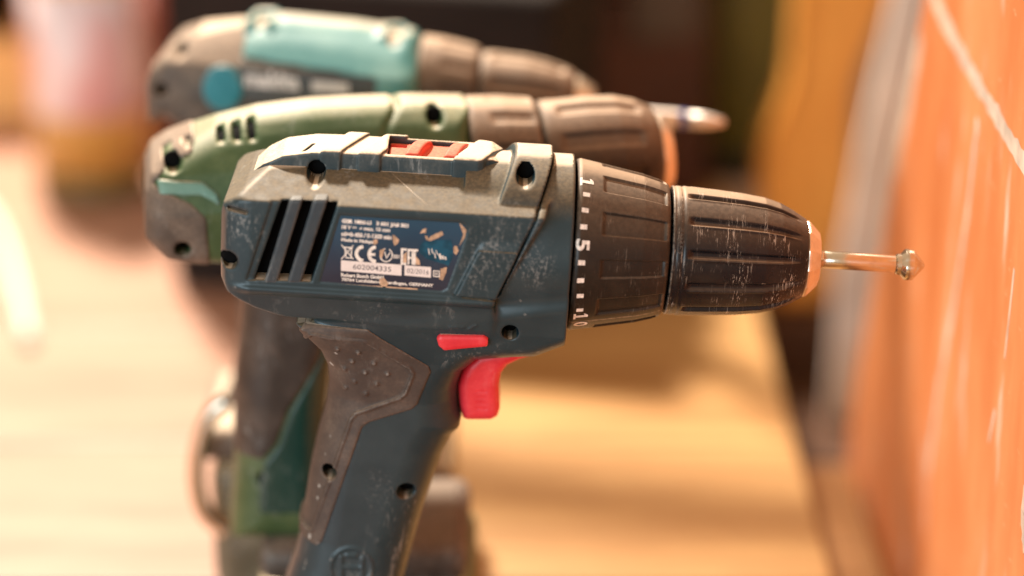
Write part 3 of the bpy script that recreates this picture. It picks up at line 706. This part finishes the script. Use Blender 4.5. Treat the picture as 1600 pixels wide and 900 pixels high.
st = q.uv(PB([(246, 282), (318, 284), (340, 300), (345, 318), (318, 304), (248, 302)], -24))
link('side_strip', q.mesh('side_strip', smax(smax(smax(allB - 1.0, st, 0.5), -(allB + 1.5), 0.2), q.y, 0.2)), M_teal_strip, gd)
M_rubberdk = plastic('dark_brown_rubber', (0.034, 0.026, 0.021), dust=0.5, lo=0.1, hi=0.95, film=0.08, scuff=0.3, wear=0.4, rough=0.55, dustcol=(0.30, 0.21, 0.15), top=0.15)
gp = q.uv(PB([(350, 440), (470, 440), (512, 500), (500, 560), (450, 640), (432, 690), (410, 716), (350, 716)], -15))
link('grip', q.mesh('grip', smax(smax(handB - 0.7, gp, 0.8), -(handB + 2), 0.2)), M_rubberdk, gd)
gd2 = q.uv(PB([(520, 470), (512, 505), (500, 562), (452, 642), (434, 694), (412, 722), (404, 770), (404, 800), (540, 800), (545, 470)], -15))
link('handle_shell', q.mesh('handle_shell', smax(smax(handB - 0.6, gd2, 0.8), -(handB + 2), 0.2)), M_dkgreen, gd)
cb = [(-1, 24.0), (0, 25.0), (1.5, 25.2), (12, 24.6), (22.5, 23.0), (23.5, 21)]
def rib_rad(n, d, ua, ub):
    return lambda U, T, R: R - d * sstep(np.cos(T * n), 0.2, 0.6) * sstep(U, ua, ua + 1.5) * (1 - sstep(U, ub - 2, ub))
lathe('torque_collar', [(u - 10.5, r) for u, r in cb], M_brown, gd, seg=180, rad=rib_rad(12, 0.7, -4, 12), usub=1.0)
lathe('chuck', [(13.6, 19), (14, 21.2), (16, 21.6), (30, 22.0), (40, 21.4), (47, 19.6), (52, 17.0), (54, 14.8)], M_brown, gd, seg=180, rad=rib_rad(10, 1.1, 19, 48), usub=1.0)
lathe('chuck_nose', [(53.5, 14.6), (55, 14.2), (58.6, 11), (59, 9), (59, 3.2)], M_nose, gd, seg=24)
base_block(B, 'foot', (-0.087, 0.036, 0.0385), (-0.015, 0.098, 0.052), M_rubberdk, gd, 0.0064)
base_block(B, 'foot_stripe', (-0.080, 0.0345, 0.0262), (-0.0128, 0.0995, 0.038), M_green, gd, 0.0055)
base_block(B, 'battery_pack', (-0.091, 0.034, 0.0), (-0.0135, 0.100, 0.0257), M_pale, gd, 0.006)

# ================================================================== REAR DRILL (teal)
Cc = Frame(on_depth(700, 158, 0.142), math.radians(-3.5), math.radians(3.6)); LC, PC = Cc.L, Cc.P
M_teal = plastic('dusty_teal_plastic', (0.050, 0.25, 0.26), dust=0.3, lo=0.9, hi=1.0, film=0.06, top=0.6, scuff=0.2, rough=0.42, dustcol=(0.62, 0.58, 0.40))
M_tealbright = plastic('bright_teal_plastic', (0.010, 0.20, 0.26), dust=0.3, lo=0.6, hi=1.0, film=0.02, scuff=0.1)
M_grey = plastic('dusty_grey_plastic', (0.050, 0.042, 0.036), dust=0.75, lo=0.0, hi=0.95, film=0.16, scuff=0.25, rough=0.55, dustcol=(0.40, 0.30, 0.22))
M_charcoal = plastic('charcoal_plastic', (0.05, 0.05, 0.052), dust=0.4, lo=0.3, hi=1.0, film=0.12)
md = thing('cordless_drill', 'teal and grey cordless drill farthest back, holding a screwdriver bit', 'cordless drill', Cc.M, 'cordless drills lined up on the workbench')
q = Grid((-118, -32, -130), (6, 32, 38), 0.9)
sC = PC([(252, 160), (250, 104), (258, 76), (280, 54), (316, 38), (375, 28), (450, 25), (560, 36), (646, 50)], 5) + PC([(650, 110), (652, 190), (640, 285), (560, 300), (430, 262), (340, 222), (286, 198), (260, 180)], -18)
vt = LC(500, 32, 0)[1]
wC = np.interp(q.ax[2], [-40, -12, 2, vt - 13, vt - 2.0, vt + 3], [22, 26, 26.5, 25, 10.0, 8]).astype(np.float32)[None, None, :]
bodyC = rext(q.uv(sC), (q.ay - wC) * 0.9, 6)
hC = PC([(385, 210), (374, 330), (370, 480), (366, 560), (352, 615), (340, 640), (540, 640), (520, 480), (520, 400), (560, 280)], -14)
handC = rext(q.uv(hC), q.ay - 16.0, 11)
allC = smin(bodyC, handC, 6)
D = allC
for x, y, r, d in ((256, 135, 2.5, -20), (282, 82, 2.0, -20)): D = smax(D, -q.hole(LC(x, y, d), r, -10), 0.8)
link('housing', q.mesh('housing', D), M_grey, md)
sh_ = q.uv(PC([(380, 88), (376, 50), (396, -6), (452, -6), (458, 2), (570, 22), (585, 12), (646, 18), (654, 150), (650, 320), (590, 320), (590, 118)], -20))
T_ = smax(smax(allC - 1.5, sh_, 1.0), -(allC + 2), 0.2)
for x0, x1, yy in ((388, 442, 16), (588, 640, 38)):
    bo = q.uv(PC([(x0, yy + 70), (x0 + 4, yy + 6), (x0 + 14, yy - 2), (x1 - 10, yy - 2), (x1, yy + 8), (x1, yy + 70)], 8))
    T_ = smin(T_, smax(smax(bo, q.ay - 10, 1.5), 14 - q.v, 0.5), 1.5)
for x, y, r, d in ((398, 46, 2.6, -20), (610, 70, 2.6, -20)): T_ = smax(T_, -q.hole(LC(x, y, d), r, 4), 0.8)
link('gear_case', q.mesh('gear_case', T_), M_teal, md)
fl = q.uv(PC([(372, 94), (590, 116), (592, 176), (560, 190), (372, 160)], -26))
name_panel = link('name_panel', q.mesh('name_panel', smax(smax(smax(allC - 0.8, fl, 0.5), -(allC + 1.5), 0.2), q.y, 0.2)), M_charcoal, md)
bt = LC(350, 136, -25)
lo_ = lathe('button', [(0, 7.4), (1.6, 7.2), (2.2, 5.8)], M_tealbright, md, seg=48)
lo_.rotation_euler = (0, 0, -math.pi / 2); lo_.location = (bt[0] * .001, -0.0262, bt[1] * .001); lo_.scale = (1.0, 1.0, 1.15)
M_lett = simple('pale_lettering', (0.62, 0.58, 0.56), 0.6)
def words(s, F, p0, p1, hmm, y, mat, parent, bold=0.02):
    V, Fc = text_verts(s, bold); lo, hi = V.min(0), V.max(0)
    a = np.array(F.L(*p0, y)); b = np.array(F.L(*p1, y)); d = b - a; n = np.array([-d[1], d[0]]); n /= np.linalg.norm(n)
    W = [a + d * ((v[0] - lo[0]) / (hi[0] - lo[0])) + n * hmm * ((v[1] - lo[1]) / (hi[1] - lo[1]) - 0.5) for v in V]
    me = bpy.data.meshes.new('lettering'); me.from_pydata([(w[0] * .001, y * .001, w[1] * .001) for w in W], [], Fc); return link('lettering', me, mat, parent)
words('makita', Cc, (382, 122), (468, 128), 6.4, -27.6, M_lett, name_panel, 0.05)
prism('pale_sticker', PC([(487, 126), (545, 131), (545, 146), (487, 143)], -27.3), -27.55, -27.3, M_lett, md)
lathe('torque_collar', [(-11, 22), (-10, 23.4), (-2, 22.8), (8, 21.2), (10.5, 20.2), (10.8, 18)], M_brown, md, seg=180, rad=rib_rad(14, 0.6, -3, 10), usub=1.0)
lathe('chuck', [(11.2, 17), (11.5, 18.6), (14, 19.2), (28, 18.6), (36, 17.2), (43, 15.2), (46, 13.4)], M_brown, md, seg=180, rad=rib_rad(9, 1.0, 15, 42), usub=1.0)
lathe('chuck_nose', [(45.5, 13.2), (47, 12.8), (53, 9.4), (53.4, 8), (53.4, 3)], M_nose, md, seg=24)
fz = 0.052
base_block(Cc, 'foot', (-0.1165, 0.108, fz), (-0.028, 0.172, fz + 0.012), M_grey, md, 0.005)
base_block(Cc, 'battery_pack', (-0.112, 0.106, 0.0), (-0.022, 0.174, fz - 0.001), M_pale, md, 0.007)
hk = [on_depth(x, y, 0.100) for x, y in ((352, 628), (330, 640), (312, 682), (305, 730), (307, 775), (322, 812), (352, 828))]
hook = tube('belt_hook', [tuple(p) for p in hk], 0.0032, M_steel, md, seg=12)
hook.data.transform(Cc.M.inverted())
# screwdriver bit in its chuck
sb = thing('screwdriver_bit', 'silver screwdriver bit with a blue ring held in the rear teal drill', 'screwdriver bit', Cc.M)
M_silver = metal('dull_silver', (0.86, 0.80, 0.74), 0.55, 0.1)
M_bluering = simple('blue_ring', (0.03, 0.06, 0.35), 0.4)
sk = lathe('shank', [(46, 3.1), (84, 3.1), (84.6, 2.9)], M_silver, sb, seg=6)
for p in sk.data.polygons: p.use_smooth = False
lathe('ring', [(84.4, 3.1), (84.6, 3.3), (87.0, 3.3), (87.2, 3.1)], M_bluering, sb, seg=32)
lathe('tip', [(87.0, 2.9), (94, 2.7), (97, 2.1), (100.5, 1.4), (101, 0.6)], M_silver, sb, seg=24)

# ================================================================== BACKGROUND
# bottle with a paper sleeve
M_amber = N('amber_plastic'); nn = M_amber.noise(30, 3)
M_amber.base(M_amber.mix(nn, (0.78, 0.42, 0.09), (0.86, 0.54, 0.16)), 0.3); M_amber.b.inputs['Transmission Weight'].default_value = 0.45; M_amber = M_amber.m
M_sleeve = N('paper_sleeve'); xx = M_sleeve.noise(14, 2, 0.5, M_sleeve.vec((1, 3, 3)))
M_sleeve.base(M_sleeve.mix(M_sleeve.map(xx, 0.4, 0.62), (0.78, 0.42, 0.40), (0.80, 0.72, 0.74)), 0.5); M_sleeve = M_sleeve.m
M_oil = simple('bottle_base', (0.18, 0.12, 0.035), 0.5)
bt_c = on_level(136, 318); by = bt_c[1] + 0.032
bot = thing('bottle', 'amber bottle with a pale pink paper sleeve standing at the back left of the bench', 'bottle', Matrix.Translation((bt_c[0], by, 0.0)))
def upright(name, prof, mat, parent, seg=64):
    o = lathe(name, [(z * 1000, r * 1000) for z, r in prof], mat, parent, seg=seg); o.rotation_euler = (0, -math.pi / 2, 0); return o
upright('body', [(0.014, 0.0325), (0.05, 0.0325), (0.13, 0.0325), (0.15, 0.029), (0.165, 0.015), (0.19, 0.0135)], M_amber, bot)
upright('base', [(0, 0.029), (0.003, 0.0325), (0.0138, 0.0328)], M_oil, bot)
upright('paper_sleeve', [(0.048, 0.0329), (0.0481, 0.0333), (0.122, 0.0333), (0.1221, 0.0329)], M_sleeve, bot)
upright('cap', [(0.186, 0.0145), (0.187, 0.0155), (0.207, 0.0155), (0.208, 0.0145)], M_oil, bot)
# wooden panel behind it
M_panel = wood('orange_wood', (0.80, 0.42, 0.13), (0.88, 0.52, 0.19), 8, (9, 9, 1.2), 0.5)
M_post = wood('brown_orange_wood', (0.66, 0.27, 0.045), (0.80, 0.38, 0.08), 8, (9, 9, 1.2), 0.45)
pl = thing('wooden_crate', 'orange wooden crate standing behind the amber bottle', 'crate', Matrix.Translation((-0.36, 0.74, 0)))
for i in range(2):
    z0 = 0.002 + i * 0.055
    box('slat', (-0.16, -0.006, z0), (0.142, 0.006, z0 + 0.0535), M_panel, pl, bev=0.002)
    box('slat', (-0.16, 0.13, z0), (0.142, 0.142, z0 + 0.0535), M_panel, pl, bev=0.002)
for x in (-0.16, 0.118):
    for y in (0.0065, 0.1055): box('corner_post', (x, y, 0.0), (x + 0.024, y + 0.024, 0.110), M_panel, pl, bev=0.002)
# dark case and red-brown case behind the drills
M_case = simple('black_case', (0.014, 0.009, 0.007), 0.75, var=0.3, scale=25, spec=0.2)
M_maroon = simple('maroon_case', (0.060, 0.018, 0.010), 0.5, var=0.25, scale=25)
M_dkred = simple('red_brown_tin', (0.20, 0.050, 0.025), 0.5)
M_greyp = simple('grey_latch', (0.07, 0.055, 0.045), 0.5)
YK = 0.42
def case(name, label, x0, x1, y0, y1, h, mat, rot=0.0, shadow_bar=None):
    cx, cy = (x0 + x1) / 2, (y0 + y1) / 2
    r = thing(name, label, 'tool case', Matrix.Translation((cx, cy, 0)) @ Matrix.Rotation(rot, 4, 'Z'))
    w, d = (x1 - x0) / 2, (y1 - y0) / 2
    box('shell', (-w, -d, 0), (w, d, h * 0.62), mat, r, 0.006, seg=3); box('lid', (-w, -d, h * 0.62 + 0.002), (w, d, h), mat, r, 0.006, seg=3)
    for f in (-0.55, 0.55): box('latch', (f * w - 0.018, -d - 0.007, h * 0.50), (f * w + 0.018, -d - 0.0005, h * 0.74), M_greyp, r, 0.002)
    if shadow_bar:
        for f in (-0.97, 0.97): box('shadow_bar_post', (f * w - 0.006, -0.010, h + 0.0005), (f * w + 0.006, 0.010, shadow_bar), mat, r, 0.003)
        box('handle', (-0.97 * w - 0.014, -0.014, shadow_bar + 0.0005), (0.97 * w + 0.014, 0.014, shadow_bar + 0.028), mat, r, 0.006)  # unseen bar on posts, added to cast the shadow band on the bench
    return r
xa, xb, xc = on_depth(285, 200, YK)[0], on_depth(880, 200, YK)[0], on_depth(1108, 200, YK + 0.16)[0]
case('tool_case', 'black tool case behind the teal drill', xa, xb + 0.012, YK - 0.005, YK + 0.115, 0.162, M_case, math.radians(-14), 0.385)
case('tool_case', 'maroon tool case standing behind the chucks, right of the black case', xb - 0.03, xc, YK + 0.16, YK + 0.26, 0.19, M_maroon)
tn = on_depth(262, 40, 0.62)
tin = thing('tin', 'red brown tin between the amber bottle and the black case', 'tin', Matrix.Translation((tn[0], 0.66, 0)))
upright('can', [(0, 0.018), (0.001, 0.019), (0.17, 0.019), (0.171, 0.018)], M_dkred, tin); upright('rim', [(0.1712, 0.0185), (0.1715, 0.0195), (0.176, 0.0195), (0.1765, 0.0185)], M_greyp, tin)
rg = on_depth(12, 55, 0.72)
rag = thing('rag', 'black rag hung over the top of the orange crate at the upper left', 'rag', Matrix.Translation((rg[0] - 0.012, 0.734, rg[2])))
bm = bmesh.new(); gv = []
for i in range(15):
    row = []
    for j in range(6):
        zz = 0.006 * math.sin(i * 1.3) + j * 0.009; fold = 0.004 * math.sin(i * 0.9 + j * 0.15)
        row.append(bm.verts.new((-0.028 + i * 0.0034, -0.004 - abs(fold), min(zz, 0.112 - rg[2]))))
    gv.append(row)
for i in range(14):
    for j in range(5): bm.faces.new((gv[i][j], gv[i + 1][j], gv[i + 1][j + 1], gv[i][j + 1])).smooth = True
ge = bmesh.ops.solidify(bm, geom=bm.faces[:], thickness=0.002)
mm = bpy.data.meshes.new('cloth'); bm.to_mesh(mm); bm.free(); link('cloth', mm, M_black, rag)
# olive green canister
M_olive = simple('olive_paint', (0.105, 0.095, 0.012), 0.5, var=0.2, scale=30)
M_olivedk = simple('black_rubber_base', (0.010, 0.010, 0.006), 0.7)
gx = on_level(1162, 288)
gc = thing('canister', 'olive green canister with a black base right of the maroon case', 'canister', Matrix.Translation((gx[0], gx[1] + 0.026, 0)))
upright('body', [(0.0175, 0.0262), (0.02, 0.0265), (0.20, 0.0265), (0.215, 0.018)], M_olive, gc); upright('base', [(0, 0.026), (0.001, 0.0272), (0.0172, 0.0272)], M_olivedk, gc)
upright('cap', [(0.2152, 0.0165), (0.216, 0.0175), (0.235, 0.0175), (0.236, 0.0165)], M_olivedk, gc)
# white cable lying on the bench
M_white = simple('white_sheath', (0.78, 0.74, 0.66), 0.45)
cp = [on_level(x, y, 0.0048) for x, y in ((-140, 240), (-60, 290), (-10, 335), (22, 425), (40, 500), (44, 527))]
tag(tube('cable', [tuple(p) for p in cp], 0.0036, M_white), 'white cable end lying on the bench at the left', 'cable')
# orange painted board at the right
kb = N('orange_paint'); nb = kb.noise(9, 5, 0.6, kb.vec((1, 2.0, 0.7))); fb = kb.noise(60, 4, 0.6, kb.vec((1, 1.5, 5)))
c0 = kb.mix(kb.map(nb, 0.3, 0.7), (0.60, 0.185, 0.055), (0.76, 0.31, 0.125)); c0 = kb.mix(kb.map(fb, 0.62, 0.75, 0, 0.5), c0, (0.80, 0.50, 0.30)); pb_ = kb.noise(16, 4, 0.6, kb.vec((1, 3.5, 0.8))); c0 = kb.mix(kb.map(pb_, 0.56, 0.74, 0, 0.75), c0, (0.80, 0.66, 0.55))
kb.base(c0, 0.5, spec=0.4); M_orange = kb.m
M_primer = simple('pale_primer', (0.62, 0.50, 0.40), 0.7, var=0.25, scale=60)
M_greyboard = simple('grey_board', (0.74, 0.66, 0.60), 0.6, var=0.2, scale=20)
XB = on_depth(1372, 450, 0.26)[0]
bd_ = thing('painted_board', 'orange painted board with white scratches standing upright along the right side', 'board', Matrix.Translation((XB, 0.0, -0.55)))
pts = [(-0.32, 0.0), (0.325, 0.0), (0.32, 0.53), (0.305, 0.561), (0.203, 0.735), (0.08, 0.95), (-0.32, 0.95)]
bm = bmesh.new(); ff = bm.faces.new([bm.verts.new((0, a_, b_)) for a_, b_ in pts]); rr = bmesh.ops.extrude_face_region(bm, geom=[ff])
bmesh.ops.translate(bm, verts=[x for x in rr['geom'] if isinstance(x, bmesh.types.BMVert)], vec=(0.018, 0, 0)); bmesh.ops.recalc_face_normals(bm, faces=bm.faces)
bmesh.ops.bevel(bm, geom=bm.edges[:], offset=0.0012, segments=2, affect='EDGES')
mm = bpy.data.meshes.new('panel'); bm.to_mesh(mm); bm.free(); link('panel', mm, M_orange, bd_)
def on_board(px, py):
    d = cam_ray(px, py); t = (XB - CAM[0]) / d[0]; p = CAM + d * t; return p[1], p[2] + 0.55
def scratch(pts, w, name='scratch'):
    P2 = [np.array(on_board(*p)) for p in pts]; V, Fc = [], []
    for i, p in enumerate(P2):
        a = P2[max(0, i - 1)]; b = P2[min(len(P2) - 1, i + 1)]; d = (b - a) / np.linalg.norm(b - a); n = np.array([-d[1], d[0]])
        ww = w * random.uniform(0.75, 1.2)
        for s_ in (-1, 1): qv = p + n * ww * s_ * random.uniform(0.85, 1.1); V.append((-0.00006, qv[0], qv[1]))
    for i in range(len(P2) - 1): Fc.append([2 * i, 2 * i + 1, 2 * i + 3, 2 * i + 2])
    me = bpy.data.meshes.new(name); me.from_pydata(V, [], Fc); return link(name, me, M_primer, bd_)
def seg_pts(pts, n):
    out = []
    for a, b in zip(pts[:-1], pts[1:]): out += [(a[0] + (b[0] - a[0]) * i / n, a[1] + (b[1] - a[1]) * i / n) for i in range(n)]
    return out + [pts[-1]]
scratch(seg_pts([(1440, -60), (1470, 20), (1505, 90), (1548, 165), (1620, 290)], 14), 0.0036)
scratch(seg_pts([(1528, 185), (1512, 330), (1490, 480), (1468, 600), (1450, 740)], 16), 0.0026)
scratch(seg_pts([(1612, 735), (1598, 800), (1602, 862)], 8), 0.0036)
scratch(seg_pts([(1437, 60), (1417, 170), (1397, 270)], 12), 0.0050)
scratch(seg_pts([(1392, 290), (1374, 400)], 8), 0.0022)
scratch(seg_pts([(1555, 640), (1545, 690)], 5), 0.0012)
scratch(seg_pts([(1585, 420), (1570, 560)], 8), 0.0010)

def upright_from(name, pts, Y, depth, mat, parent, bev=0.002):
    """an upright board whose outline is given where it shows, standing at depth Y"""
    W = [on_depth(p[0], p[1], Y) for p in pts]; o = parent.matrix_world.translation
    bm = bmesh.new(); f = bm.faces.new([bm.verts.new((w[0] - o.x, Y - o.y, w[2] - o.z)) for w in W]); r = bmesh.ops.extrude_face_region(bm, geom=[f])
    bmesh.ops.translate(bm, verts=[x for x in r['geom'] if isinstance(x, bmesh.types.BMVert)], vec=(0, depth, 0)); bmesh.ops.recalc_face_normals(bm, faces=bm.faces)
    bmesh.ops.bevel(bm, geom=bm.edges[:], offset=bev, segments=2, affect='EDGES', clamp_overlap=True)
    m = bpy.data.meshes.new(name); bm.to_mesh(m); bm.free(); return link(name, m, mat, parent)
M_step = wood('gap_shade_brown', (0.055, 0.022, 0.010), (0.09, 0.040, 0.018), 8)
gz0 = on_depth(1310, 660, 0.42)
gb = thing('grey_board', 'narrow grey board leaning upright behind the orange board', 'board', Matrix.Translation((gz0[0], 0.42, gz0[2])))
upright_from('panel', [(1294, 660), (1308, 450), (1346, 240), (1386, 60), (1408, -40), (1560, -40), (1520, 200), (1420, 660)], 0.42, 0.014, M_greyboard, gb)
pz0 = on_depth(1250, 480, 0.50)
po = thing('wooden_post', 'curved orange brown wooden post standing right of the canister', 'post', Matrix.Translation((pz0[0], 0.50, pz0[2])))
upright_from('post', [(1252, -40), (1240, 130), (1200, 225), (1190, 290), (1206, 480), (1300, 480), (1330, 300), (1335, 130), (1405, -40)], 0.50, 0.04, M_post, po, 0.004)
st0 = thing('shade_plinth', 'dark brown wooden chest added to darken the gap between bench and orange board', 'plinth', Matrix.Translation((0.1245, 0.37, -0.55)))  # added block, its dark colour stands for the shade in the gap
h1, h2 = gz0[2] + 0.55 - 0.0005, pz0[2] + 0.55 - 0.0005
box('front_step', (0.0, 0.0, 0.0), (0.14, 0.11, h1), M_step, st0, 0.002); box('back_step', (0.0, 0.112, 0.0), (0.14, 0.22, h2), M_step, st0, 0.002)
# low wooden block on the floor between bench and board
lb = on_level(1305, 830, -0.06)
M_seat = wood('stool_wood', (0.22, 0.10, 0.028), (0.32, 0.15, 0.045), 12)
st_ = thing('stool', 'low wooden stool in the gap between bench and orange board', 'stool', Matrix.Translation((0.140, 0.10, -0.55)))
box('seat', (-0.0135, 0.015, 0.495), (0.0125, 0.19, 0.52), M_seat, st_, 0.002)
for y in (0.03, 0.155): box('leg', (-0.011, y, 0.0), (0.009, y + 0.02, 0.4945), M_post, st_, 0.002)
